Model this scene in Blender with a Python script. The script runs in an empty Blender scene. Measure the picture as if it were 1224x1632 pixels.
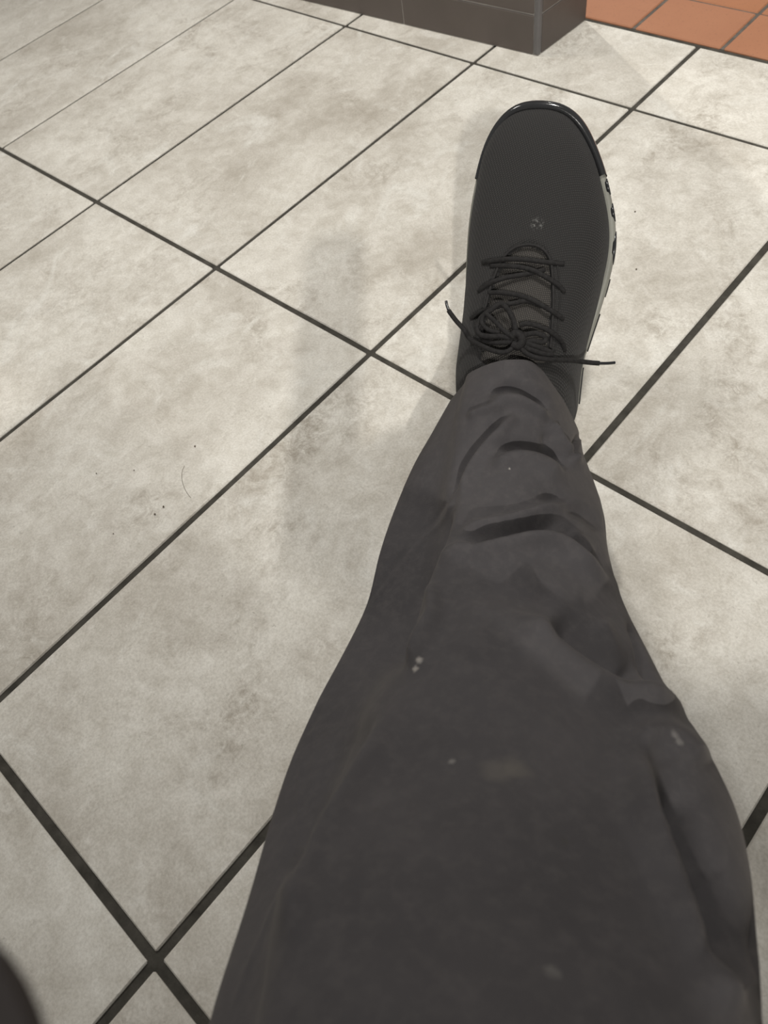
import bpy, bmesh, math, random
import numpy as np
from mathutils import Matrix, Vector
from mathutils.bvhtree import BVHTree

# ------------------------------------------------------------------ camera, world, lights, exposure
PITCH = 0.277                       # floor tile pitch across (m)
H = PITCH / 0.456526686             # camera height over the floor
FPX = 1170.45                       # focal length in pixels of the 1224x1632 frame
CR = np.array([0.7426804739883, 0.6540852557523464, -0.14352070151689483])
CU = np.array([-0.5013563209707125, 0.6851952534938837, 0.5283458185811301])
CF = np.array([-0.44392291332981004, 0.32043711207792386, -0.8368109130645549])
CC = np.array([0.0, 0.0, H])

scn = bpy.context.scene
COL = scn.collection
cd = bpy.data.cameras.new('camera')
cam = bpy.data.objects.new('camera', cd); COL.objects.link(cam)
cam.matrix_world = Matrix(((CR[0], CU[0], -CF[0], 0), (CR[1], CU[1], -CF[1], 0), (CR[2], CU[2], -CF[2], H), (0, 0, 0, 1)))
cd.sensor_fit = 'VERTICAL'; cd.sensor_height = 36.0; cd.sensor_width = 27.0
cd.lens = FPX / 1632 * 36.0
cd.clip_start = 0.01; cd.clip_end = 50
cd.dof.use_dof = True; cd.dof.focus_distance = 0.72; cd.dof.aperture_fstop = 9.0
scn.camera = cam

w = bpy.data.worlds.new('world'); scn.world = w; w.use_nodes = True
w.node_tree.nodes['Background'].inputs[0].default_value = (1.0, 0.975, 0.93, 1)
w.node_tree.nodes['Background'].inputs[1].default_value = 0.15

def lamp(name, loc, target, power, radius, color):
    ld = bpy.data.lights.new(name, 'AREA'); ld.shape = 'DISK'; ld.size = radius * 2
    ld.energy = power; ld.color = color
    o = bpy.data.objects.new(name, ld); COL.objects.link(o); o.location = loc
    o.rotation_euler = (Vector(target) - Vector(loc)).to_track_quat('-Z', 'Y').to_euler()
    return o
WARM = (1.0, 0.965, 0.905)
def spot(name, loc, target, power, radius, cone, blend, color):
    ld = bpy.data.lights.new(name, 'SPOT'); ld.energy = power; ld.color = color; ld.shadow_soft_size = radius
    ld.spot_size = math.radians(cone); ld.spot_blend = blend
    o = bpy.data.objects.new(name, ld); COL.objects.link(o); o.location = loc
    o.rotation_euler = (Vector(target) - Vector(loc)).to_track_quat('-Z', 'Y').to_euler()
    return o
lamp('ceiling_spot_offscreen', (-2.30, 2.14, 2.6), (-0.3, 0.8, 0), 26, 0.035, WARM)
lamp('ceiling_spot_offscreen', (-1.50, 2.85, 2.6), (-0.5, 0.8, 0), 7, 0.05, WARM)
lamp('ceiling_spot_offscreen', (2.43, -2.47, 2.6), (-0.5, 0.3, 0), 105, 0.05, WARM)
spot('ceiling_spot_offscreen', (-0.20, 0.80, 2.6), (-0.66, 0.86, 0), 132, 0.14, 58, 1.0, WARM)
lamp('ceiling_spot_offscreen', (-2.3, 0.3, 2.6), (-1.4, 0.5, 0), 18, 0.30, WARM)

scn.view_settings.view_transform = 'Standard'
scn.view_settings.look = 'None'
scn.view_settings.gamma = 1.0
scn.view_settings.use_curve_mapping = False
scn.view_settings.exposure = 0.22

# ------------------------------------------------------------------ helpers
rng = random.Random(5)
def W(u, v, d):                       # photo pixel at a given depth -> point in the place
    return CC + d * (CF + CR * (u - 612) / FPX + CU * (816 - v) / FPX)
def PX(P):                            # points -> photo pixel + depth
    D = np.asarray(P) - CC
    dep = D @ CF
    return 612 + FPX * (D @ CR) / dep, 816 - FPX * (D @ CU) / dep, dep
def FL(u, v, z=0.0):
    d = CF + CR * (u - 612) / FPX + CU * (816 - v) / FPX
    return CC + d * ((z - H) / d[2])

def tag(o, label=None, cat=None, group=None, kind=None):
    if label: o['label'] = label
    if cat: o['category'] = cat
    if group: o['group'] = group
    if kind: o['kind'] = kind
    return o
def link(name, me, mat=None, parent=None, smooth=True):
    o = bpy.data.objects.new(name, me); COL.objects.link(o)
    if mat and not me.materials: me.materials.append(mat)
    if parent: o.parent = parent
    if smooth:
        me.polygons.foreach_set('use_smooth', [True] * len(me.polygons))
    return o
def mesh(name, V, F):
    me = bpy.data.meshes.new(name)
    me.from_pydata([tuple(map(float, v)) for v in V], [], [tuple(map(int, f)) for f in F]); me.update()
    return me
def grid_faces(n, m, closed=False):
    F = []
    for i in range(n - 1):
        for j in range(m if closed else m - 1):
            k = (j + 1) % m
            F.append((i * m + j, i * m + k, (i + 1) * m + k, (i + 1) * m + j))
    return F
def fix_normals(me):
    bm = bmesh.new(); bm.from_mesh(me); bmesh.ops.recalc_face_normals(bm, faces=bm.faces); bm.to_mesh(me); bm.free()
def bevel_box(name, sx, sy, sz, bev, seg=1):
    bm = bmesh.new(); bmesh.ops.create_cube(bm, size=1)
    bmesh.ops.scale(bm, verts=bm.verts, vec=(sx, sy, sz))
    if bev > 0: bmesh.ops.bevel(bm, geom=list(bm.edges), offset=bev, segments=seg, affect='EDGES', profile=0.6)
    me = bpy.data.meshes.new(name); bm.to_mesh(me); bm.free(); return me
def catmull(P, n, closed=False):
    P = np.asarray(P, float); N = len(P); out = []
    segs = N if closed else N - 1
    for i in range(segs):
        if closed: a, b, c, d = P[(i - 1) % N], P[i], P[(i + 1) % N], P[(i + 2) % N]
        else: a, b, c, d = P[max(i - 1, 0)], P[i], P[i + 1], P[min(i + 2, N - 1)]
        for k in range(n):
            t = k / n
            out.append(0.5 * ((2 * b) + (c - a) * t + (2 * a - 5 * b + 4 * c - d) * t * t + (3 * b - a - 3 * c + d) * t ** 3))
    if not closed: out.append(P[-1])
    return np.array(out)
def tube(name, pts, rad, mat, parent, sides=10, flat=1.0, up=None, sub=6):
    """round or flattened cord through pts; rad scalar or per-point"""
    P = catmull(pts, sub); n = len(P)
    rad = np.interp(np.linspace(0, 1, n), np.linspace(0, 1, len(np.atleast_1d(rad))), np.atleast_1d(rad)) if np.ndim(rad) else np.full(n, rad)
    V = []
    upv = np.array([0, 0, 1.0]) if up is None else np.asarray(up, float)
    for i in range(n):
        t = P[min(i + 1, n - 1)] - P[max(i - 1, 0)]; t /= np.linalg.norm(t) + 1e-12
        s = np.cross(t, upv)
        if np.linalg.norm(s) < 1e-4: s = np.cross(t, [1.0, 0.2, 0])
        s /= np.linalg.norm(s); b = np.cross(s, t)
        for k in range(sides):
            a = 2 * math.pi * k / sides
            V.append(P[i] + rad[i] * (s * math.cos(a) + b * math.sin(a) * flat))
    F = grid_faces(n, sides, True)
    F.append(tuple(range(sides))[::-1]); F.append(tuple((n - 1) * sides + k for k in range(sides)))
    me = mesh(name, V, F); fix_normals(me)
    return link(name, me, mat, parent)
def polydist(u, v, pts):
    """distance in px to a polyline, the side it lies on and the place along it (0..1)"""
    pts = np.asarray(pts, float); best = np.full(u.shape, 1e9); side = np.zeros(u.shape); al = np.zeros(u.shape)
    L = np.r_[0, np.cumsum(np.linalg.norm(np.diff(pts, axis=0), axis=1))]; T = L[-1]
    for i in range(len(pts) - 1):
        a, b = pts[i], pts[i + 1]; ab = b - a; l2 = ab @ ab
        t = np.clip(((u - a[0]) * ab[0] + (v - a[1]) * ab[1]) / l2, 0, 1)
        dx = u - (a[0] + t * ab[0]); dy = v - (a[1] + t * ab[1]); d = np.hypot(dx, dy)
        m = d < best
        best = np.where(m, d, best); side = np.where(m, np.sign(ab[0] * dy - ab[1] * dx), side)
        al = np.where(m, (L[i] + t * math.sqrt(l2)) / T, al)
    return best, side, al
def inside(u, v, poly):
    r = np.zeros(u.shape, bool); n = len(poly)
    for i in range(n):
        x1, y1 = poly[i]; x2, y2 = poly[(i + 1) % n]
        c = ((y1 > v) != (y2 > v)) & (u < (x2 - x1) * (v - y1) / (y2 - y1 + 1e-12) + x1)
        r ^= c
    return r
def vnormals(V, n, m, closed):
    G = V.reshape(n, m, 3)
    du = np.gradient(G, axis=0)
    dv = (np.roll(G, -1, 1) - np.roll(G, 1, 1)) if closed else np.gradient(G, axis=1)
    N = np.cross(du, dv); N /= np.linalg.norm(N, axis=2, keepdims=True) + 1e-12
    return N.reshape(-1, 3)

# ------------------------------------------------------------------ materials
def new_mat(name):
    m = bpy.data.materials.new(name); m.use_nodes = True
    nt = m.node_tree; b = nt.nodes['Principled BSDF']
    return m, nt, b
def N(nt, t, **kw):
    n = nt.nodes.new(t)
    for k, v in kw.items(): setattr(n, k, v)
    return n
def ramp(nt, fac, stops):
    r = N(nt, 'ShaderNodeValToRGB'); e = r.color_ramp.elements
    while len(e) < len(stops): e.new(0.5)
    for x, (p, c) in zip(e, stops): x.position = p; x.color = (*c, 1) if len(c) == 3 else c
    nt.links.new(fac, r.inputs[0]); return r.outputs[0]
def mixc(nt, fac, a, b, mode='MIX'):
    n = N(nt, 'ShaderNodeMix', data_type='RGBA', blend_type=mode)
    if isinstance(fac, (int, float)): n.inputs[0].default_value = fac
    else: nt.links.new(fac, n.inputs[0])
    for i, x in ((6, a), (7, b)):
        if isinstance(x, tuple): n.inputs[i].default_value = (*x, 1)
        else: nt.links.new(x, n.inputs[i])
    return n.outputs[2]
def noise(nt, vec, scale, detail=4, rough=0.6, dist=0.0):
    n = N(nt, 'ShaderNodeTexNoise'); n.inputs['Scale'].default_value = scale; n.inputs['Detail'].default_value = detail
    n.inputs['Roughness'].default_value = rough; n.inputs['Distortion'].default_value = dist
    nt.links.new(vec, n.inputs['Vector']); return n.outputs[0]
def bump(nt, b, hgt, strength, dist):
    n = N(nt, 'ShaderNodeBump'); n.inputs['Strength'].default_value = strength; n.inputs['Distance'].default_value = dist
    nt.links.new(hgt, n.inputs['Height']); nt.links.new(n.outputs[0], b.inputs['Normal']); return n

def mat_floor_tile():
    m, nt, b = new_mat('stone_look_tile')
    tc = N(nt, 'ShaderNodeTexCoord'); oi = N(nt, 'ShaderNodeObjectInfo')
    mp = N(nt, 'ShaderNodeVectorMath', operation='MULTIPLY_ADD')
    cmb = N(nt, 'ShaderNodeCombineXYZ')
    for k, s in enumerate((37.0, 53.0, 71.0)):
        mu = N(nt, 'ShaderNodeMath', operation='MULTIPLY'); mu.inputs[1].default_value = s
        nt.links.new(oi.outputs['Random'], mu.inputs[0]); nt.links.new(mu.outputs[0], cmb.inputs[k])
    mp.inputs[1].default_value = (1, 1, 1)
    nt.links.new(tc.outputs['Object'], mp.inputs[0]); nt.links.new(cmb.outputs[0], mp.inputs[2])
    vec = mp.outputs[0]
    st = N(nt, 'ShaderNodeMapping'); st.inputs['Scale'].default_value = (1.25, 0.9, 1); st.inputs['Rotation'].default_value = (0, 0, 0.5)
    nt.links.new(vec, st.inputs[0])
    big = noise(nt, st.outputs[0], 5.0, 6, 0.62, 0.25)
    base = ramp(nt, big, [(0.30, (0.50, 0.47, 0.42)), (0.46, (0.625, 0.60, 0.55)), (0.62, (0.73, 0.71, 0.66))])
    # brownish eroded patches
    pm = ramp(nt, noise(nt, st.outputs[0], 6.5, 6, 0.72, 0.9), [(0.49, (0, 0, 0)), (0.66, (1, 1, 1))])
    fine = ramp(nt, noise(nt, vec, 60, 6, 0.8, 1.2), [(0.40, (0, 0, 0)), (0.62, (1, 1, 1))])
    pf = N(nt, 'ShaderNodeMath', operation='MULTIPLY'); nt.links.new(pm, pf.inputs[0]); nt.links.new(fine, pf.inputs[1])
    base = mixc(nt, pf.outputs[0], base, (0.42, 0.385, 0.335))
    # pale veils
    vm = ramp(nt, noise(nt, st.outputs[0], 9, 5, 0.65, 1.6), [(0.56, (0, 0, 0)), (0.72, (0.8, 0.8, 0.8))])
    base = mixc(nt, vm, base, (0.74, 0.73, 0.69))
    # pits and specks
    sp = ramp(nt, noise(nt, vec, 260, 3, 0.7, 0.4), [(0.62, (0, 0, 0)), (0.72, (0.8, 0.8, 0.8))])
    sm = N(nt, 'ShaderNodeMath', operation='MULTIPLY'); nt.links.new(sp, sm.inputs[0])
    nt.links.new(ramp(nt, noise(nt, vec, 11, 3, 0.6), [(0.42, (0.05, 0.05, 0.05)), (0.68, (0.75, 0.75, 0.75))]), sm.inputs[1])
    base = mixc(nt, sm.outputs[0], base, (0.29, 0.265, 0.225))
    # sandy grain of the glaze
    g1 = ramp(nt, noise(nt, vec, 420, 3, 0.75), [(0.34, (0.86, 0.855, 0.84)), (0.62, (1.05, 1.05, 1.05))])
    base = mixc(nt, 1.0, base, g1, 'MULTIPLY')
    g2 = ramp(nt, noise(nt, vec, 45, 5, 0.7, 0.6), [(0.33, (0.86, 0.845, 0.82)), (0.64, (1.05, 1.05, 1.05))])
    base = mixc(nt, 1.0, base, g2, 'MULTIPLY')
    nt.links.new(base, b.inputs['Base Color'])
    b.inputs['Roughness'].default_value = 0.62; b.inputs['Specular IOR Level'].default_value = 0.35
    bump(nt, b, noise(nt, vec, 220, 4, 0.7), 0.12, 0.0015)
    return m
def mat_plain(name, col, rough=0.7, spec=0.3, nscale=None, var=0.15, bstr=0.0, bscale=300, metal=0.0, coat=0.0, bdist=0.001):
    m, nt, b = new_mat(name)
    tc = N(nt, 'ShaderNodeTexCoord')
    if nscale:
        f = noise(nt, tc.outputs['Object'], nscale, 5, 0.65)
        lo = tuple(c * (1 - var) for c in col); hi = tuple(c * (1 + var) for c in col)
        nt.links.new(ramp(nt, f, [(0.3, lo), (0.7, hi)]), b.inputs['Base Color'])
    else: b.inputs['Base Color'].default_value = (*col, 1)
    b.inputs['Roughness'].default_value = rough; b.inputs['Specular IOR Level'].default_value = spec
    b.inputs['Metallic'].default_value = metal; b.inputs['Coat Weight'].default_value = coat
    if bstr: bump(nt, b, noise(nt, tc.outputs['Object'], bscale, 3, 0.6), bstr, bdist)
    return m
def mat_quarry():
    m, nt, b = new_mat('terracotta_quarry')
    tc = N(nt, 'ShaderNodeTexCoord'); oi = N(nt, 'ShaderNodeObjectInfo')
    add = N(nt, 'ShaderNodeVectorMath', operation='ADD'); nt.links.new(tc.outputs['Object'], add.inputs[0])
    mu = N(nt, 'ShaderNodeMath', operation='MULTIPLY'); mu.inputs[1].default_value = 40; nt.links.new(oi.outputs['Random'], mu.inputs[0]); nt.links.new(mu.outputs[0], add.inputs[1])
    c = ramp(nt, noise(nt, add.outputs[0], 12, 5, 0.6), [(0.3, (0.34, 0.130, 0.058)), (0.7, (0.41, 0.170, 0.082))])
    tint = ramp(nt, oi.outputs['Random'], [(0.0, (0.40, 0.17, 0.075)), (1.0, (0.38, 0.19, 0.12))])
    c = mixc(nt, 0.45, c, tint)
    sp = ramp(nt, noise(nt, add.outputs[0], 300, 2, 0.6), [(0.62, (0, 0, 0)), (0.72, (0.5, 0.5, 0.5))])
    c = mixc(nt, sp, c, (0.2, 0.09, 0.05))
    nt.links.new(c, b.inputs['Base Color']); b.inputs['Roughness'].default_value = 0.6
    bump(nt, b, noise(nt, add.outputs[0], 250, 3, 0.6), 0.1, 0.001)
    return m
def mat_trousers(spots):
    m, nt, b = new_mat('charcoal_cotton')
    tc = N(nt, 'ShaderNodeTexCoord'); o = tc.outputs['Object']
    base = ramp(nt, noise(nt, o, 9, 4, 0.6), [(0.3, (0.052, 0.0493, 0.0518)), (0.7, (0.069, 0.0652, 0.0677))])
    fz = ramp(nt, noise(nt, o, 120, 4, 0.7), [(0.45, (0, 0, 0)), (0.75, (0.5, 0.5, 0.5))])
    base = mixc(nt, fz, base, (0.088, 0.082, 0.082))
    for (P, r, col, amt) in spots:          # lint and dried marks on the cloth
        d = N(nt, 'ShaderNodeVectorMath', operation='DISTANCE'); d.inputs[1].default_value = tuple(P)
        wob = N(nt, 'ShaderNodeVectorMath', operation='MULTIPLY_ADD'); wob.inputs[1].default_value = (r * 1.3,) * 3
        nz = N(nt, 'ShaderNodeTexNoise'); nz.inputs['Scale'].default_value = 0.8 / r; nt.links.new(o, nz.inputs['Vector'])
        sb = N(nt, 'ShaderNodeVectorMath', operation='SUBTRACT'); sb.inputs[1].default_value = (0.5,) * 3; nt.links.new(nz.outputs['Color'], sb.inputs[0])
        nt.links.new(sb.outputs[0], wob.inputs[0]); nt.links.new(o, wob.inputs[2]); nt.links.new(wob.outputs[0], d.inputs[0])
        q = N(nt, 'ShaderNodeMapRange'); q.inputs['From Min'].default_value = r * 0.35; q.inputs['From Max'].default_value = r
        q.inputs['To Min'].default_value = amt; q.inputs['To Max'].default_value = 0
        nt.links.new(d.outputs['Value'], q.inputs[0]); base = mixc(nt, q.outputs[0], base, col)
    nt.links.new(base, b.inputs['Base Color'])
    b.inputs['Roughness'].default_value = 0.95; b.inputs['Specular IOR Level'].default_value = 0.08
    b.inputs['Sheen Weight'].default_value = 0.06; b.inputs['Sheen Roughness'].default_value = 0.5; b.inputs['Sheen Tint'].default_value = (1, 0.9, 0.8, 1)
    wv = noise(nt, o, 900, 2, 0.5)
    bump(nt, b, wv, 0.25, 0.0006)
    return m
def mat_knit(name, ca, cb, scale, strength, scuff=None):
    m, nt, b = new_mat(name)
    tc = N(nt, 'ShaderNodeTexCoord'); o = tc.outputs['Object']
    mp = N(nt, 'ShaderNodeMapping'); mp.inputs['Rotation'].default_value = (0, 0, 0.7); nt.links.new(o, mp.inputs[0])
    w1 = N(nt, 'ShaderNodeTexWave'); w1.inputs['Scale'].default_value = scale; w1.inputs['Distortion'].default_value = 1.5; w1.inputs['Detail'].default_value = 1
    nt.links.new(mp.outputs[0], w1.inputs[0])
    mp2 = N(nt, 'ShaderNodeMapping'); mp2.inputs['Rotation'].default_value = (0, 0, -0.9); nt.links.new(o, mp2.inputs[0])
    w2 = N(nt, 'ShaderNodeTexWave'); w2.inputs['Scale'].default_value = scale * 0.9; w2.inputs['Distortion'].default_value = 1.5; w2.inputs['Detail'].default_value = 1
    nt.links.new(mp2.outputs[0], w2.inputs[0])
    mu = N(nt, 'ShaderNodeMath', operation='MULTIPLY'); nt.links.new(w1.outputs['Fac'], mu.inputs[0]); nt.links.new(w2.outputs['Fac'], mu.inputs[1])
    c = ramp(nt, mu.outputs[0], [(0.1, ca), (0.8, cb)])
    if scuff:
        d = N(nt, 'ShaderNodeVectorMath', operation='DISTANCE'); d.inputs[1].default_value = scuff; nt.links.new(o, d.inputs[0])
        q = N(nt, 'ShaderNodeMapRange'); q.inputs['From Min'].default_value = 0.002; q.inputs['From Max'].default_value = 0.0065; q.inputs['To Min'].default_value = 1; q.inputs['To Max'].default_value = 0
        nt.links.new(d.outputs['Value'], q.inputs[0])
        nn = ramp(nt, noise(nt, o, 330, 3, 0.7, 0.6), [(0.50, (0, 0, 0)), (0.62, (1, 1, 1))])
        mm = N(nt, 'ShaderNodeMath', operation='MULTIPLY'); nt.links.new(q.outputs[0], mm.inputs[0]); nt.links.new(nn, mm.inputs[1])
        c = mixc(nt, mm.outputs[0], c, (0.16, 0.16, 0.155))
    nt.links.new(c, b.inputs['Base Color']); b.inputs['Roughness'].default_value = 0.85; b.inputs['Specular IOR Level'].default_value = 0.2
    b.inputs['Sheen Weight'].default_value = 0.05
    bump(nt, b, mu.outputs[0], strength, 0.0008)
    return m

M_TILE = mat_floor_tile()
M_QUARRY = mat_quarry()
M_GROUT = mat_plain('dark_grout', (0.062, 0.058, 0.050), 0.95, 0.1, 60, 0.35, 0.3, 500)
M_GROUTQ = mat_plain('grey_grout', (0.13, 0.115, 0.10), 0.95, 0.1, 60, 0.3)
M_WALLTILE = mat_plain('charcoal_wall_tile', (0.100, 0.084, 0.075), 0.5, 0.35, 8, 0.1, 0.05, 200)
M_WALLGROUT = mat_plain('wall_grout', (0.30, 0.28, 0.26), 0.9, 0.1, 40, 0.2)
M_TRIM = mat_plain('brushed_trim', (0.115, 0.11, 0.11), 0.45, 0.5, 30, 0.1)
M_SHADE_PIER = mat_plain('shade_pier_body', (0.09, 0.085, 0.08), 0.9, 0.1)

# ------------------------------------------------------------------ floor: grout bed, stone-look tiles, quarry tiles
LEN = PITCH * 1.98771
OX = -1.70031667 / 0.456526686 * PITCH
OY = -0.27157417 / 0.456526686 * PITCH
GR = 0.0062
KS = H                                   # floor points measured for unit camera height
YQ = FL(1010, 48)[1]                     # edge where the terracotta begins
V = [(-3.8, -2.2, -0.0022), (2.8, -2.2, -0.0022), (2.8, YQ + 2.13, -0.0022), (-3.8, YQ + 2.13, -0.0022)]
V += [(x, y, -0.06) for x, y, z in V]
floor = link('floor', mesh('floor', V, [(0, 1, 2, 3), (7, 6, 5, 4), (0, 4, 5, 1), (1, 5, 6, 2), (2, 6, 7, 3), (3, 7, 4, 0)]), M_GROUT, smooth=False)
tag(floor, 'pale stone look tile floor with dark grout joints', 'floor', kind='structure')

YW0 = OY + 2 * LEN
JA = {3: 0.0080, 2: 0.0068, 4: 0.0085}; JB = {0: 0.0084, 1: 0.0066}        # joints are not all equally wide
cache = {}
for i in range(-10, 14):
    for j in range(-4, 3):
        xa, xb = OX + i * PITCH + JA.get(i, GR) / 2, OX + (i + 1) * PITCH - JA.get(i + 1, GR) / 2
        ya = OY + j * LEN + JB.get(j, GR) / 2
        yb = YQ - 0.004 if j == 2 else OY + (j + 1) * LEN - JB.get(j + 1, GR) / 2
        key = (round(xb - xa, 5), round(yb - ya, 5))
        if key not in cache:
            cache[key] = bevel_box('tile', key[0], key[1], 0.02, 0.0012); cache[key].materials.append(M_TILE)
        o = link('tile', cache[key], None, floor, False)
        o.location = ((xa + xb) / 2, (ya + yb) / 2, -0.01 + rng.uniform(-.0003, .0003))
        if rng.random() < .5: o.rotation_euler[2] = math.pi

# terracotta quarry tiles beyond the threshold
QX = FL(1008, 46)[0]; QP = FL(1147, 81)[0] - QX
QY1 = FL(1204.6, 21)[1]
QG = 0.0055
gq = link('threshold_grout', bevel_box('threshold_grout', 4.2, 2.12, 0.012, 0), M_GROUTQ, floor, False)
gq.location = (QX + .7, YQ + 0.006 + 1.06, -0.0074)
tag(gq, 'grey grout bed of the terracotta tiles')
q_first = bevel_box('quarry_first', QP - QG, QY1 - YQ - QG * 1.3, 0.02, 0.0015); q_first.materials.append(M_QUARRY)
q_me = bevel_box('quarry_tile', QP - QG, QP - QG, 0.02, 0.0015); q_me.materials.append(M_QUARRY)
for i in range(-6, 13):
    for j in range(0, 15):
        o = link('quarry_tile', q_first if j == 0 else q_me, None, floor, False)
        y = (YQ + QY1) / 2 + QG * .35 if j == 0 else QY1 + (j - .5) * QP
        o.location = (QX + (i + .5) * QP, y, -0.0095 + rng.uniform(-.0003, .0003))
        if j and rng.random() < .5: o.rotation_euler[2] = math.pi / 2

# ------------------------------------------------------------------ charcoal tiled half wall
wc = FL(857, 90); wl = FL(478, 0); wb = FL(934, 32)
ux = (wc - wl)[:2]; ux /= np.linalg.norm(ux)            # along the front face, towards the corner
uy = (wb - wc)[:2]; TH = np.linalg.norm(uy); uy /= TH     # along the end face, away
WH = 1.05; WL = 2.3
def wp(a, b, z): p = wc[:2] + ux * a + uy * b; return (p[0], p[1], z)
e = 0.0016
V = [wp(-WL, e, 0), wp(-e, e, 0), wp(-e, TH - e, 0), wp(-WL, TH - e, 0)]
V += [(x, y, WH) for x, y, z in V]
wall = link('wall_back', mesh('wall_back', V, [(3, 2, 1, 0), (4, 5, 6, 7), (0, 1, 5, 4), (1, 2, 6, 5), (2, 3, 7, 6), (3, 0, 4, 7)]), M_WALLGROUT, smooth=False)
tag(wall, 'charcoal tiled half wall ending beside the terracotta floor', 'wall', kind='structure')
def slab(name, a0, a1, b0, b1, z0, z1, mat, parent, bev=0.0008):
    bm = bmesh.new(); vs = []
    for z in (z0, z1):
        for a, b in ((a0, b0), (a1, b0), (a1, b1), (a0, b1)): vs.append(bm.verts.new(wp(a, b, z)))
    for f in ((3, 2, 1, 0), (4, 5, 6, 7), (0, 1, 5, 4), (1, 2, 6, 5), (2, 3, 7, 6), (3, 0, 4, 7)): bm.faces.new([vs[k] for k in f])
    bmesh.ops.recalc_face_normals(bm, faces=bm.faces)
    bmesh.ops.bevel(bm, geom=list(bm.edges), offset=bev, segments=1, affect='EDGES')
    me = bpy.data.meshes.new(name); bm.to_mesh(me); bm.free()
    return link(name, me, mat, parent, False)
C0 = 0.055; CH = 0.145; J = 0.0022; TR = 0.009         # first course, next courses, joint, trim width
xj = float(np.linalg.norm((FL(645, 38) - wc)[:2]))     # length of the tile next to the trim
rows = [(0.001, C0)]
z = C0
while z < WH - 0.02:
    rows.append((z + J, min(z + CH, WH - 0.012))); z += CH
for r, (z0, z1) in enumerate(rows):
    x = -TR; k = 0
    x1 = -xj
    while x > -WL + 0.02:
        slab('wall_tile', max(x1, -WL) + J / 2, x - (J / 2 if k else 0.0008), 0, e + 0.002, z0, z1, M_WALLTILE, wall)
        x = x1; x1 -= 0.297; k += 1
    slab('wall_tile', -e - 0.002, 0, TR + 0.0008, TH - 0.001, z0, z1, M_WALLTILE, wall)
tr = slab('corner_trim', -TR, 0.0006, -0.0006, TR, 0.001, WH - 0.012, M_TRIM, wall, 0.0022)
tag(tr, 'grey metal edge trim on the wall corner')
cp = slab('wall_cap', -WL, 0.012, -0.012, TH + 0.012, WH - 0.011, WH + 0.02, M_TRIM, wall, 0.003)

# ------------------------------------------------------------------ unseen pier behind the seat, added to shade the floor from the rear lamp
blocker = link('shade_pier', bevel_box('shade_pier', 0.39, 0.12, 1.03, 0.002), M_SHADE_PIER, smooth=False); blocker.location = (0.53 + 0.195, -0.977, 0.515)
tag(blocker, 'added charcoal shade pier behind the chair, out of view', 'wall', kind='structure')
o = link('wall_cap', bevel_box('shade_pier_cap', 0.39, 0.12, 0.02, 0.002), M_TRIM, blocker, False); o.location = (0, 0, 0.525)

# ------------------------------------------------------------------ low armchair: the rounded tip of its left armrest is close to the lens
M_ARM = mat_plain('black_lacquer', (0.026, 0.022, 0.021), 0.5, 0.3, 20, 0.15)
M_CUSHION = mat_plain('black_upholstery', (0.022, 0.021, 0.021), 0.9, 0.15, 60, 0.2, 0.3, 400)
RH = np.array([0.7505, 0.6609, 0.0]); FH = np.array([-0.6609, 0.7505, 0.0])       # chair axes: to its right, to its front
def ch(r_, f_, z_): return RH * r_ + FH * f_ + np.array([0, 0, z_])
chair = bpy.data.objects.new('armchair', None); COL.objects.link(chair)
CH0 = ch(.22, -.55, 0); chair.location = tuple(CH0); chair.rotation_euler[2] = math.atan2(RH[1], RH[0])
tag(chair, 'low black armchair with slim lacquered armrests under the stretched leg', 'armchair')
def arm(rc, f0, f1, hw, z1):
    prof = []
    for k in range(25): a_ = math.pi * k / 24; prof.append((hw * math.cos(a_), f1 - hw + hw * math.sin(a_)))
    prof += [(-hw, f0), (hw, f0)]
    c_ = np.mean(prof, axis=0); n_ = len(prof); V = []
    for sc, z_ in ((.62, z1 - .018), (.96, z1 - .005), (1, z1 - .0025), (.985, z1)):
        V += [(rc - .22 + x * sc, .55 + y - (1 - sc) * (.06 if y > f0 + .01 else -.02), z_) for x, y in prof]
    me = mesh('armrest', V, grid_faces(4, n_, True) + [tuple(range(n_))[::-1], tuple(range(3 * n_, 4 * n_))]); fix_normals(me)
    return link('armrest', me, M_ARM, chair, False)
def cpart(name, sx, sy, sz, bev, x, y, z, mat, rx=0):
    o = link(name, bevel_box(name, sx, sy, sz, bev, 2), mat, chair); o.location = (x - .22, y + .55, z); o.rotation_euler[0] = rx; return o
ARZ = 0.500
arm(-.087, -.62, .0088, .032, ARZ); arm(.5285, -.62, -.12, .032, ARZ)
cpart('seat_cushion', .53, .50, .12, .03, .22, -.58, .17, M_CUSHION, .10)
cpart('backrest', .53, .10, .52, .03, .22, -.86, .50, M_CUSHION, .18)
for rc in (-.0885, .5285):
    for f_ in (-.38, -.60):
        cpart('leg', .03, .03, ARZ - .015, .004, rc, f_, (ARZ - .015) / 2, M_ARM)
cpart('seat_rail', .62, .03, .04, .004, .22, -.38, .09, M_ARM); cpart('seat_rail', .62, .03, .04, .004, .22, -.60, .09, M_ARM)

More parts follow.
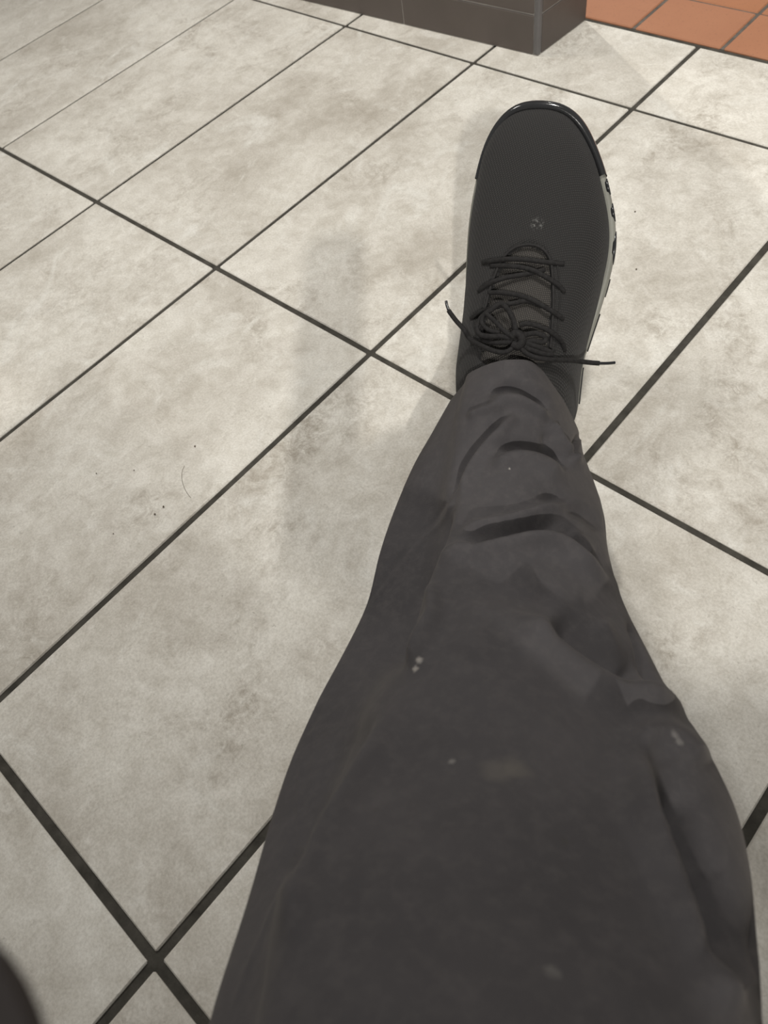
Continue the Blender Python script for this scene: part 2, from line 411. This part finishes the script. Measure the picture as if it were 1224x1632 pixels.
# ------------------------------------------------------------------ person: stretched right leg, heel on the floor
SR = dict(yaw=0.5200265818739328, pit=0.8239364254595367, rol=-0.08755850915101232)
def rot(y, p, r):
    cy, sy, cp_, sp, cr, sr = math.cos(y), math.sin(y), math.cos(p), math.sin(p), math.cos(r), math.sin(r)
    return np.array([[cy, -sy, 0], [sy, cy, 0], [0, 0, 1]]) @ np.array([[1, 0, 0], [0, cp_, -sp], [0, sp, cp_]]) @ np.array([[cr, 0, sr], [0, 1, 0], [-sr, 0, cr]])
SM = rot(SR['yaw'], SR['pit'], SR['rol'])
ST = np.array([-0.2608719765823274, 0.3806281376318956, -0.003018532491426996 - 0.6133266874789305 + H])
def S2W(P): return np.asarray(P) @ SM.T + ST
def W2S(P): return (np.asarray(P) - ST) @ SM

# leg stations: photo pixels of left edge, ridge, top, right shoulder, right edge and depth of the top
STN = [
 ((714, 650), (752, 592), (812, 573), (868, 592), (926, 698), .612),
 ((690, 690), (745, 640), (815, 622), (880, 650), (930, 727), .598),
 ((660, 740), (738, 700), (818, 690), (895, 715), (946, 768), .578),
 ((630, 810), (722, 790), (825, 775), (915, 790), (961, 822), .548),
 ((603, 885), (700, 880), (825, 860), (930, 860), (970, 880), .510),
 ((583, 965), (678, 960), (820, 945), (950, 950), (994, 960), .468),
 ((550, 1040), (655, 1045), (815, 1030), (985, 1045), (1031, 1040), .425),
 ((505, 1122), (610, 1135), (810, 1120), (1020, 1125), (1073, 1120), .385),
 ((470, 1200), (560, 1225), (800, 1215), (1060, 1200), (1118, 1190), .350),
 ((437, 1300), (512, 1310), (795, 1310), (1090, 1290), (1165, 1285), .315),
 ((405, 1400), (480, 1400), (785, 1410), (1110, 1400), (1195, 1390), .282),
 ((372, 1510), (458, 1500), (775, 1520), (1130, 1510), (1205, 1500), .252),
 ((338, 1630), (440, 1620), (768, 1640), (1140, 1630), (1208, 1620), .226),
 ((300, 1780), (410, 1770), (755, 1800), (1150, 1780), (1215, 1770), .200),
]
dL = [.073, .070, .070, .076, .090, .106, .122, .130, .132, .128, .122, .116, .108, .100]
dG = [.023, .015, .016, .015, .017, .020, .021, .022, .023, .024, .025, .026, .026, .025]
dS = [.016, .010, .018, .020, .025, .030, .030, .030, .030, .030, .030, .030, .028, .026]
dR = [.063, .060, .058, .060, .070, .078, .083, .085, .090, .090, .088, .084, .080, .076]
TK = [.112, .114, .116, .118, .122, .130, .138, .144, .150, .154, .158, .160, .162, .164]
VF = [.36, .36, .42, .55, .64, .68, .68, .66, .64, .62, .58, .54, .50, .45]
rings = []
for k, (L_, G_, T_, S_, R_, d) in enumerate(STN):
    L = W(*L_, d + dL[k]); G = W(*G_, d + dG[k]); T = W(*T_, d); S = W(*S_, d + dS[k]); R = W(*R_, d + dR[k])
    B = (L + R) / 2; B[2] = max(T[2] - TK[k], 0.012)
    BL = L * .70 + B * .30; BL[2] = L[2] * .45 + B[2] * .55
    BR = R * .70 + B * .30; BR[2] = R[2] * .45 + B[2] * .55
    vf = VF[k]                                        # how far the cloth falls in beside the ridge
    vu = (G_[0] + (L_[0] - G_[0]) * .36, G_[1] + (L_[1] - G_[1]) * .36)
    Vp = W(*vu, d + dG[k] + (dL[k] - dG[k]) * vf)
    rings.append(np.array([L, Vp, G, T, S, R, BR, B, BL]))
back = np.array([0.10, -0.072, 0.055])                # the thigh goes on towards the seat behind the camera
rings.append(rings[-1] + back); rings.append(rings[-1] + back * 1.1)
rings = np.array(rings)
NS, NR = 22, 31
cols = [catmull(r, NR, True) for r in rings]          # around
cols = np.array(cols)
legV = np.stack([catmull(cols[:, j], NS) for j in range(cols.shape[1])], 1)    # along
ln, lm = legV.shape[:2]
legP = legV.reshape(-1, 3).copy()
nrm = vnormals(legP, ln, lm, True)
cen = legV.mean(1, keepdims=True)
if ((legV - cen).reshape(-1, 3) * nrm).sum() < 0: nrm = -nrm
u, v, dep = PX(legP)
fac = (nrm * (CC - legP)).sum(1) > -0.02               # cloth that turns to the viewer
# folds: (polyline in photo pixels, height m, half width m, kind)
FOLDS = [
 ([(770, 628), (800, 614), (830, 618), (856, 634), (880, 652)], -.0055, .0050, 'g'),
 ([(775, 650), (815, 638), (850, 652), (876, 676)], .0045, .0060, 'g'),
 ([(790, 722), (815, 708), (850, 710), (882, 722), (912, 746)], -.0060, .0055, 'g'),
 ([(780, 752), (820, 732), (860, 738), (900, 765)], .0045, .0080, 'g'),
 ([(876, 668), (890, 700), (908, 722), (928, 742)], .0045, .0045, 'g'),
 ([(868, 685), (882, 712), (900, 735)], -.0030, .0045, 'g'),
 ([(828, 656), (800, 684), (769, 715), (742, 764), (736, 800)], .0045, .0055, 'g'),
 ([(808, 658), (775, 692), (742, 735), (716, 790)], -.0050, .0060, 'g'),
 ([(736, 776), (705, 862), (680, 918), (660, 968), (652, 1030), (630, 1085)], .0075, .0055, 'sl'),
 ([(722, 800), (690, 880), (662, 945), (640, 1010), (610, 1080)], -.0070, .0075, 'g'),
 ([(728, 884), (761, 846), (826, 826), (891, 804), (948, 797)], .0032, .0045, 'g'),
 ([(742, 900), (790, 858), (850, 842), (910, 826)], -.0024, .0050, 'g'),
 ([(850, 790), (895, 800), (940, 822), (966, 850)], -.0030, .0060, 'g'),
 ([(699, 908), (724, 891), (785, 881), (850, 863), (891, 871), (928, 899), (976, 934)], .0065, .0065, 'g'),
 ([(720, 872), (785, 862), (850, 844), (900, 852), (940, 880), (975, 908)], -.0032, .0062, 'g'),
 ([(691, 930), (696, 985), (676, 1030), (652, 1075)], .0045, .0055, 'g'),
 ([(801, 972), (826, 993), (887, 1035), (932, 1070), (985, 1103), (1055, 1130), (1090, 1160)], .0085, .0100, 'g'),
 ([(870, 985), (920, 1030), (975, 1065), (1030, 1090)], -.0080, .0130, 'g'),
 ([(780, 955), (760, 1000), (745, 1060)], .0022, .0120, 'g'),
 ([(1000, 985), (1022, 1040), (1046, 1112)], -.0040, .0028, 'g'),
 ([(1012, 1175), (1020, 1250), (1040, 1330), (1085, 1440), (1135, 1540), (1175, 1640)], .0080, .0085, 'g'),
 ([(1060, 1215), (1085, 1290), (1110, 1360), (1150, 1470), (1180, 1580)], -.0170, .0115, 'g'),
 ([(1000, 1180), (1050, 1172), (1090, 1190), (1120, 1225)], .0045, .0080, 'g'),
 ([(1098, 1414), (1130, 1412), (1155, 1402), (1168, 1358)], -.0019, .0022, 'g'),
 ([(752, 756), (710, 805), (663, 862), (620, 920), (583, 972)], .0012, .0013, 'g'),
 ([(744, 752), (702, 801), (655, 858), (612, 916), (577, 966)], -.0012, .0014, 'g'),
 ([(484, 1150), (480, 1230), (465, 1355), (430, 1460), (388, 1560), (360, 1640)], .0010, .0012, 'g'),
 ([(512, 1128), (498, 1150), (486, 1172)], -.0016, .0030, 'g'),
 ([(742, 668), (775, 655), (812, 650)], .0030, .0035, 'g'),
 ([(905, 845), (930, 862), (950, 888)], .0028, .0040, 'g'),
 ([(760, 905), (800, 935), (850, 950), (900, 945)], -.0022, .0110, 'g'),
 ([(925, 690), (915, 712), (905, 735)], -.0026, .0030, 'g'),
 ([(950, 985), (975, 1030), (1005, 1075)], .0028, .0060, 'g'),
 ([(640, 1120), (590, 1200), (540, 1280), (500, 1340), (476, 1420), (455, 1520)], .0045, .0070, 'g'),
 ([(600, 1130), (555, 1205), (508, 1285), (478, 1350), (452, 1430)], -.0050, .0080, 'g'),
]
disp = np.zeros(len(legP))
for pts, amp, wid, kind in FOLDS:
    pts = catmull(np.array(pts, float), 5)
    if abs(amp) > .002: amp *= 1.7
    dpx, sd, al = polydist(u, v, pts)
    dm = dpx * dep / FPX; wid *= .85
    end = np.clip(np.minimum(al, 1 - al) / 0.22, 0.0, 1); end = end * end * (3 - 2 * end)
    if kind == 'g': disp += np.where(fac, amp * np.exp(-(dm / wid) ** 2) * (0.1 + 0.9 * end), 0)
    else: disp += np.where(fac, amp * 0.5 * np.tanh(-sd * dm / wid) * np.exp(-(dm / .03) ** 2) * end, 0)
# slack cloth: slow ripples
sarr = np.repeat(np.linspace(0, 1, ln), lm); tarr = np.tile(np.linspace(0, 2 * math.pi, lm, endpoint=False), ln)
disp += 0.0011 * np.sin(23 * sarr + 2 * np.sin(tarr) + 1.3) * np.cos(2 * tarr + 9 * sarr) * np.clip(sarr * 8, 0, 1)
legP += nrm * disp[:, None]
legP[:, 2] = np.maximum(legP[:, 2], 0.004)
# hem turned inside
hemr = legP[:lm]; hc = hemr.mean(0); axis = legP[6 * lm:7 * lm].mean(0) - hc
inner = [hemr + (hc - hemr) * 0.012 - axis * 0.02, hemr + (hc - hemr) * 0.045 + axis * 0.05, hemr + (hc - hemr) * 0.06 + axis * 0.6]
allV = np.concatenate([inner[2], inner[1], inner[0], legP])
F = grid_faces(ln + 3, lm, True)
F.append(tuple((ln + 2) * lm + j for j in range(lm)))
# skin under the cloth is the person's body
M_SKIN = mat_plain('skin', (0.42, 0.27, 0.20), 0.6, 0.3, 20, 0.1)
sel = list(range(0, ln, 12)) + [ln - 1]
bodyV = []
for k in sel:
    r = legP[k * lm:(k + 1) * lm][::8]; c = r.mean(0); bodyV.append(c + (r - c) * 0.50)
mb = len(bodyV[0])
foot = [bodyV[0].mean(0) + (S2W((0, .10, .055)) - bodyV[0].mean(0)) * 1.0 + (bodyV[0] - bodyV[0].mean(0)) * .45,
        S2W((0, .20, .042)) + (bodyV[0] - bodyV[0].mean(0)) * .3]
bodyV = np.concatenate([foot[1], foot[0]] + bodyV)
nb = len(bodyV) // mb
me = mesh('person', bodyV, grid_faces(nb, mb, True) + [tuple(range(mb))[::-1], tuple((nb - 1) * mb + j for j in range(mb))]); fix_normals(me)
person = link('person', me, M_SKIN)
tag(person, 'seated person in charcoal trousers and black sneaker, leg stretched out, heel on floor', 'person')
SPOTS = []
bv_leg = BVHTree.FromPolygons([tuple(p) for p in allV], F)
def cast(bv, uu, vv):
    d = CF + CR * (uu - 612) / FPX + CU * (816 - vv) / FPX; d = d / np.linalg.norm(d)
    hit = bv.ray_cast(Vector(CC), Vector(d)); return (np.array(hit[0]), np.array(hit[1])) if hit[0] is not None else (None, None)
for uu, vv, r, col, amt in ((668, 1052, .0030, (.30, .28, .26), .8), (662, 1066, .0028, (.30, .28, .26), .8), (1076, 1172, .0035, (.18, .17, .165), .7), (1083, 1182, .0028, (.2, .19, .18), .5),
                            (800, 1226, .012, (.12, .11, .097), .38), (828, 1228, .009, (.12, .11, .097), .34), (720, 1214, .0022, (.2, .19, .18), .6), (881, 1548, .0035, (.13, .125, .12), .6),
                            (812, 747, .0012, (.4, .38, .35), .8), (1000, 1085, .004, (.05, .048, .046), .4), (690, 930, .003, (.06, .057, .054), .4), (600, 1290, .003, (.06, .057, .054), .4), (900, 1340, .003, (.055, .052, .048), .4)):
    P, _ = cast(bv_leg, uu, vv)
    if P is not None: SPOTS.append((P, r, col, amt))
M_TROUSERS = mat_trousers(SPOTS)
me = mesh('trousers', allV, F); fix_normals(me)
trousers = link('trousers', me, M_TROUSERS, person)
tag(trousers, 'charcoal cotton trouser leg bunched in folds')
# ---- shoe
def outl(pts):
    P = catmull(np.array(pts, float), 12); return P
# outline of the sole seen from above: heel -> lateral (right) -> toe ; heel -> medial (left) -> toe
RO = outl([(.0, -.004), (.022, .002), (.040, .016), (.049, .040), (.050, .065), (.0505, .088), (.055, .112), (.0625, .146), (.0675, .179), (.0668, .206), (.0600, .233), (.0475, .265), (.0310, .293), (.0140, .3060), (-.006, .3100)])
LO = outl([(.0, -.004), (-.026, .001), (-.046, .014), (-.057, .038), (-.061, .068), (-.0615, .100), (-.0625, .131), (-.0645, .170), (-.0650, .196), (-.0640, .222), (-.0600, .251), (-.0520, .280), (-.0395, .299), (-.0240, .3085), (-.006, .3100)])
y0, y1 = -.004, .310
th = np.linspace(0, 1, 130)
ys = y0 + (y1 - y0) * (0.5 - 0.5 * np.cos(np.pi * th))
def xr(y): return np.interp(y, RO[:, 1], RO[:, 0])
def xl(y): return np.interp(y, LO[:, 1], LO[:, 0])
HT = catmull(np.array([(-.004, .086), (.02, .094), (.05, .106), (.08, .114), (.105, .110), (.14, .095), (.17, .083), (.195, .0755), (.225, .068), (.255, .061), (.28, .0545), (.297, .048), (.306, .042), (.310, .036)]), 8)
def top(y): return np.interp(y, HT[:, 0], HT[:, 1])
ZB = np.array([(-.004, .012), (.01, .003), (.03, 0), (.19, 0), (.24, .004), (.28, .012), (.31, .024)])
def zbot(y): return np.interp(y, ZB[:, 0], ZB[:, 1])
ZS = np.array([(-.004, .036), (.05, .034), (.12, .031), (.19, .028), (.25, .028), (.29, .031), (.31, .034)])
def zsole(y): return np.interp(y, ZS[:, 0], ZS[:, 1])
def upper_grid(inset=.0035, M=150):
    out = []
    for y in ys:
        a, b = xl(y), xr(y)
        s = np.clip((y1 - y) / .02, 0, 1); ins = inset * min(1, s + .15)
        yy = y - inset * np.clip((y - .27) / .04, 0, 1) + inset * np.clip((.02 - y) / .02, 0, 1)
        a += min(ins * np.interp(y, [.09, .17, .24, .27], [-.5, .6, .6, .2]), (b - a) * .2); b -= min(ins * np.interp(y, [.09, .17], [-.35, 1.1]), (b - a) * .2)
        c = (a + b) / 2 - .004 * np.clip((y - .1) / .1, 0, 1) * np.clip((.3 - y) / .05, 0, 1)
        zt = top(y); zs = zsole(y) - .004
        n = np.interp(y, [0, .08, .13, .2, .31], [2.6, 2.5, 2.25, 2.35, 2.3])
        for t in np.linspace(0, math.pi, M):
            ct, st = math.cos(t), math.sin(t)
            half = (b - c) if ct > 0 else (c - a)
            out.append((c + half * math.copysign(abs(ct) ** (2 / n), ct), yy, zs + (zt - zs) * abs(st) ** (2 / n)))
    return np.array(out), M
UL, UM = upper_grid()
UW = S2W(UL)
un = vnormals(UW, len(ys), UM, False)
if (un * (CC - UW)).sum() < 0: un = -un
uu, vv, ud = PX(UW)
THROAT = [(797, 424), (806, 406), (822, 394), (842, 390), (860, 394), (873, 406), (878, 424), (881, 470), (879, 520), (876, 556), (868, 580), (770, 580), (765, 545), (770, 505), (779, 465)]
TH_ = catmull(np.array(THROAT, float), 4, True)
ins = inside(uu, vv, TH_)
dth, _, _ = polydist(uu, vv, np.vstack([TH_, TH_[:1]]))
sd = np.where(ins, dth, -dth)
visible = (un * (CC - UW)).sum(1) > 0
rec = np.where(visible, np.clip((sd + 1) / 4.0, 0, 1), 0)
M_UPPER = mat_knit('black_knit', (0.022, 0.0215, 0.0215), (0.043, 0.041, 0.040), 190, 0.7)
M_TONGUE = mat_knit('grey_mesh', (0.034, 0.032, 0.030), (0.125, 0.114, 0.102), 210, 0.9)
UV = UW - un * (rec * .0050)[:, None]
me = mesh('sneaker', UV, grid_faces(len(ys), UM)); fix_normals(me)
shoe = link('sneaker', me, M_UPPER, person)
tag(shoe, 'black knit lace-up sneaker with pale sole')
bv_up = BVHTree.FromPolygons([tuple(p) for p in UW], grid_faces(len(ys), UM))
def on_shoe(a, b, off=.002):
    P, nn = cast(bv_up, a, b)
    if P is None: return None
    if nn @ (CC - P) < 0: nn = -nn
    return P + nn * off
sh_up = SM @ np.array([0, 0, 1.0])
# scuff
Psc, _ = cast(bv_up, 856, 357)
M_UPPER2 = mat_knit('black_knit_vamp', (0.022, 0.0215, 0.0215), (0.043, 0.041, 0.040), 190, 0.7, tuple(Psc))
shoe.data.materials[0] = M_UPPER2
# tongue
idx = np.where((sd > -5) & visible)[0]; keep = np.zeros(len(UW), bool); keep[idx] = True
puff = np.clip(sd / 30, 0, 1)
TV = UW - un * (.0036 - .0022 * puff)[:, None]
mp = -np.ones(len(UW), int); mp[idx] = np.arange(len(idx))
TF = [tuple(mp[list(f)]) for f in grid_faces(len(ys), UM) if all(keep[list(f)])]
me = mesh('tongue', TV[idx], TF); fix_normals(me)
tag(link('tongue', me, M_TONGUE, shoe), 'grey mesh tongue')
# sole: side wall with rounded lip
def rim(n=200):
    A = np.r_[np.c_[RO[:, 0], RO[:, 1]], np.c_[LO[::-1, 0], LO[::-1, 1]][1:-1]]
    A = np.vstack([A, A[:1]]); L = np.r_[0, np.cumsum(np.linalg.norm(np.diff(A, axis=0), axis=1))]
    s = np.linspace(0, L[-1], n, endpoint=False)
    P = np.c_[np.interp(s, L, A[:, 0]), np.interp(s, L, A[:, 1])]
    for _ in range(3): P = (np.roll(P, 1, 0) + 2 * P + np.roll(P, -1, 0)) / 4
    return P
rm = rim(); cr_ = np.array([0, .15])
tn = np.roll(rm, -1, 0) - np.roll(rm, 1, 0); nn2 = np.c_[tn[:, 1], -tn[:, 0]]; nn2 /= np.linalg.norm(nn2, axis=1, keepdims=True)
if (nn2 * (rm - cr_)).sum() < 0: nn2 = -nn2
lay = [(-.012, 'b', 0.0), (-.004, 'b', .0015), (0.0, 'b', .006), (.0010, 'm', .5), (.0016, 't', -.006), (.0004, 't', -.0012), (-.0022, 't', .0), (-.0065, 't', -.0035)]
SV = []
for off, ref, dz in lay:
    P = rm + nn2 * off; zb, zt = zbot(rm[:, 1]), zsole(rm[:, 1])
    z = zb + dz if ref == 'b' else (zt + dz if ref == 't' else (zb + zt) / 2)
    SV.append(np.c_[P, z])
SV = np.concatenate(SV); n = len(rm)
M_SOLE = mat_plain('pale_foam', (0.25, 0.25, 0.22), 0.45, 0.4, 40, 0.12)
M_RUBBER = mat_plain('black_rubber', (0.02, 0.021, 0.023), 0.22, 0.55, 60, 0.15)
M_GLOSS = mat_plain('smoky_toe_rubber', (0.022, 0.0225, 0.024), 0.16, 0.6, 60, 0.2, coat=0.4)
F = grid_faces(len(lay), n, True); F.append(tuple(range(n))[::-1]); F.append(tuple((len(lay) - 1) * n + k for k in range(n)))
me = mesh('sole', S2W(SV), F); fix_normals(me)
tag(link('sole', me, M_SOLE, shoe), 'pale foam sole')
# dark inserts set into the side of the sole (lateral side) and the toe guard
def rim_patch(name, f0, f1, za, zb_, mat, out=.0007, nseg=14, taper=True, lean=0.0):
    """strip hugging the sole wall, between two y positions on one side; za/zb as fractions of the wall height"""
    side, ya, yb = f0; V = []
    yy = np.linspace(ya, yb, nseg)
    for i, y in enumerate(yy):
        t = i / (nseg - 1); k = math.sin(math.pi * t) ** .5 if taper else 1
        x = xr(y) if side > 0 else xl(y)
        x2 = xr(y + 1e-3) if side > 0 else xl(y + 1e-3)
        nx, ny = (1e-3, -(x2 - x)) if side > 0 else (-1e-3, (x2 - x)); q = math.hypot(nx, ny); nx /= q; ny /= q
        b, tt = zbot(y), zsole(y); mid = (za + zb_) / 2; hw = (zb_ - za) / 2 * k
        for s, o in ((-1, -.002), (-1, out), (1, out), (1, -.002)):
            V.append((x + nx * (o + .0013), y + ny * (o + .0013), b + (tt - b) * (mid + s * hw)))
    F = grid_faces(nseg, 4, True) + [(3, 2, 1, 0), tuple((nseg - 1) * 4 + k for k in range(4))]
    me = mesh(name, S2W(np.array(V)), F); fix_normals(me)
    return link(name, me, mat, shoe, True)
for ya, yb, za, zb_ in ((.236, .249, .62, 1.02), (.214, .229, .55, 1.0), (.178, .206, .50, .99), (.150, .166, .30, .7), (.10, .135, .2, .6), (.05, .085, .2, .6)):
    rim_patch('sole_insert', (1, ya, yb), None, za, zb_, M_RUBBER)
for ya, yb in ((.20, .235), (.15, .18), (.09, .13)):
    rim_patch('sole_insert', (-1, ya, yb), None, .2, .6, M_RUBBER)
# toe guard: glossy lip wrapped round the toe
front = [k for k in range(n) if rm[k, 1] > .250]
front.sort(key=lambda k: -rm[k, 0])
TVV = []
for i, k in enumerate(front):
    t = i / (len(front) - 1); e_ = math.sin(math.pi * t) ** 2.2
    zt, zb_ = zsole(rm[k, 1]), zbot(rm[k, 1])
    for off, z in ((-.003, zb_ + .004), (.0018, zb_ + .004), (.0026, (zb_ + zt) / 2), (.0024, zt - .003), (.0014, zt + .001 + .003 * e_), (-.0004, zt + .0015 + .0055 * e_), (-.0028 - .002 * e_, zt + .001 + .0075 * e_), (-.0045 - .002 * e_, zt - .003 + .006 * e_)):
        TVV.append((*(rm[k] + nn2[k] * off), z))
me = mesh('toe_guard', S2W(np.array(TVV)), grid_faces(len(front), 8) ); fix_normals(me)
tag(link('toe_guard', me, M_GLOSS, shoe), 'glossy smoky rubber toe guard')
# eyestay edging round the throat
M_LACE = mat_plain('black_cord', (0.019, 0.018, 0.018), 0.8, 0.2, 400, 0.4, 0.5, 1200)
M_EDGE = mat_plain('black_binding', (0.020, 0.019, 0.019), 0.75, 0.25, 300, 0.3)
def cord(name, px, rad, off, mat=M_LACE, flat=1.0, parent=None, **k):
    pts = []
    offs = off if np.ndim(off) else [off] * len(px)
    for (a, b), o in zip(px, offs):
        P = on_shoe(a, b, o)
        if P is not None: pts.append(P)
    return tube(name, pts, rad, mat, parent or shoe, flat=flat, up=sh_up, **k)
edge = [(770, 560), (768, 530), (774, 490), (783, 455), (795, 424), (806, 406), (822, 394), (842, 390), (860, 394), (873, 406), (879, 424), (882, 470), (880, 520), (877, 556)]
cord('throat_binding', edge, .0013, .0002, M_EDGE)
cord('eyestay_stitching', [(888, 420), (892, 470), (889, 520), (884, 560)], .0007, .0002, M_EDGE)
cord('eyestay_stitching', [(789, 428), (772, 468), (762, 520)], .0007, .0002, M_EDGE)
# laces
cord('lace', [(770, 419), (785, 417), (812, 415), (840, 416), (868, 419), (899, 421)], .0022, [.0004, .002, .003, .003, .002, .0002], flat=.7)
cord('lace', [(782, 424), (805, 425), (830, 428), (850, 434), (868, 443), (888, 455), (899, 466)], .0021, [.0004, .002, .003, .0042, .003, .002, .0002], flat=.7)
cord('lace', [(763, 465), (778, 455), (803, 446), (830, 440), (850, 436), (868, 430)], .0021, [.0002, .002, .003, .0022, .0016, .0006], flat=.7)
cord('lace', [(779, 467), (800, 468), (822, 472), (846, 480), (868, 492), (884, 501), (897, 509)], .0021, [.0006, .002, .003, .0038, .003, .002, .0002], flat=.7)
cord('lace', [(751, 508), (765, 501), (782, 495), (802, 489), (820, 485), (840, 481), (862, 488)], .0021, [.0002, .0022, .003, .003, .0026, .0018, .0006], flat=.7)
cord('lace', [(828, 520), (845, 519), (866, 526), (884, 537), (895, 548), (899, 560)], .0021, [.003, .0035, .0035, .0028, .0015, .0002], flat=.7)
cord('lace', [(752, 548), (768, 545), (790, 548), (812, 548), (824, 546)], .0021, [.0002, .0022, .0035, .0045, .005], flat=.7)
# bow: two loops and the knot
cord('lace_loop', [(824, 547), (823, 532), (820, 516), (812, 500), (802, 491), (790, 500), (776, 512), (768, 527), (772, 538), (786, 541), (804, 540), (822, 546)], .0023, [.005, .006, .0075, .009, .009, .009, .0085, .008, .0075, .007, .006, .005], flat=.75)
cord('lace_loop', [(822, 545), (806, 533), (794, 520), (782, 508), (776, 520), (784, 531), (800, 535)], .0019, [.006, .0085, .010, .010, .009, .008, .007], flat=.75)
cord('lace_loop', [(826, 546), (838, 538), (852, 536), (864, 541), (862, 548), (848, 547), (834, 549)], .0022, [.005, .0065, .0075, .007, .006, .006, .005], flat=.75)
cord('lace_loop', [(827, 549), (842, 552), (858, 557), (874, 564), (866, 566), (848, 561), (830, 553)], .0022, [.005, .006, .0065, .006, .0055, .0055, .005], flat=.75)
kn = [on_shoe(a, b, o) for (a, b), o in (((817, 541), .006), ((822, 537), .0075), ((830, 540), .008), ((832, 549), .0075), ((826, 555), .0065), ((818, 552), .006))]
tube('lace_knot', kn, .0036, M_LACE, shoe, up=sh_up, sub=4)
def free_end(px, lift, aglet_from):
    """loose lace end: leaves the shoe and springs out sideways"""
    pts = []
    for (a, b), dz in zip(px, lift):
        if isinstance(dz, tuple): pts.append(W(a, b, dz[0]))
        else: pts.append(on_shoe(a, b, dz))
    k = aglet_from
    tube('lace_end', pts[:k + 1], .0021, M_LACE, shoe, up=sh_up)
    tube('aglet', pts[k:], .0013, M_RUBBER, shoe, up=sh_up)
dk = PX(on_shoe(824, 550, .006))[2]
free_end([(822, 553), (812, 562), (798, 564), (780, 558), (758, 544), (740, 526), (726, 510), (715, 495), (712, 486), (711, 480)],
         [.006, .006, .006, .0065, .007, (dk + .018,), (dk + .022,), (dk + .024,), (dk + .025,), (dk + .026,)], 7)
free_end([(827, 553), (836, 564), (850, 571), (870, 574), (898, 574), (924, 576), (942, 578), (955, 579), (968, 579), (980, 578)],
         [.006, .006, .006, .006, .0075, (dk + .020,), (dk + .022,), (dk + .023,), (dk + .024,), (dk + .025,)], 7)

# ------------------------------------------------------------------ crumbs and a hair lying on the floor
M_CRUMB = mat_plain('dry_crumb', (0.10, 0.075, 0.05), 0.9, 0.2, 300, 0.3)
M_HAIR = mat_plain('hair', (0.16, 0.13, 0.10), 0.6, 0.3)
cm = bpy.data.meshes.new('crumb'); bm = bmesh.new(); bmesh.ops.create_icosphere(bm, subdivisions=2, radius=.0009)
for vtx in bm.verts: vtx.co *= 1 + rng.uniform(-.25, .25); vtx.co.z = vtx.co.z * .6
zmin = min(q.co.z for q in bm.verts)
for vtx in bm.verts: vtx.co.z -= zmin
bm.to_mesh(cm); bm.free(); cm.materials.append(M_CRUMB)
for a, b, s in ((261, 808, 1.0), (247, 820, .9), (311, 712, 1.0), (214, 750, .7), (154, 755, .7), (181, 851, .6), (1012, 338, 1.0), (1014, 430, 1.0)):
    o = link('crumb', cm); P = FL(a, b); o.location = (P[0], P[1], 0.0003); o.scale = (s, s * 1.2, s); o.rotation_euler[2] = rng.uniform(0, 6)
    tag(o, 'tiny brown crumb lying on a pale floor tile', 'crumb', 'crumbs on the floor tiles')
hp = [FL(a, b, .0006) for a, b in ((294, 742), (290, 752), (290, 765), (294, 778), (299, 787), (304, 793))]
hr = tube('hair_strand', hp, .00018, M_HAIR, None, sides=6)
tag(hr, 'single thin curved hair lying on pale floor tile', 'hair')
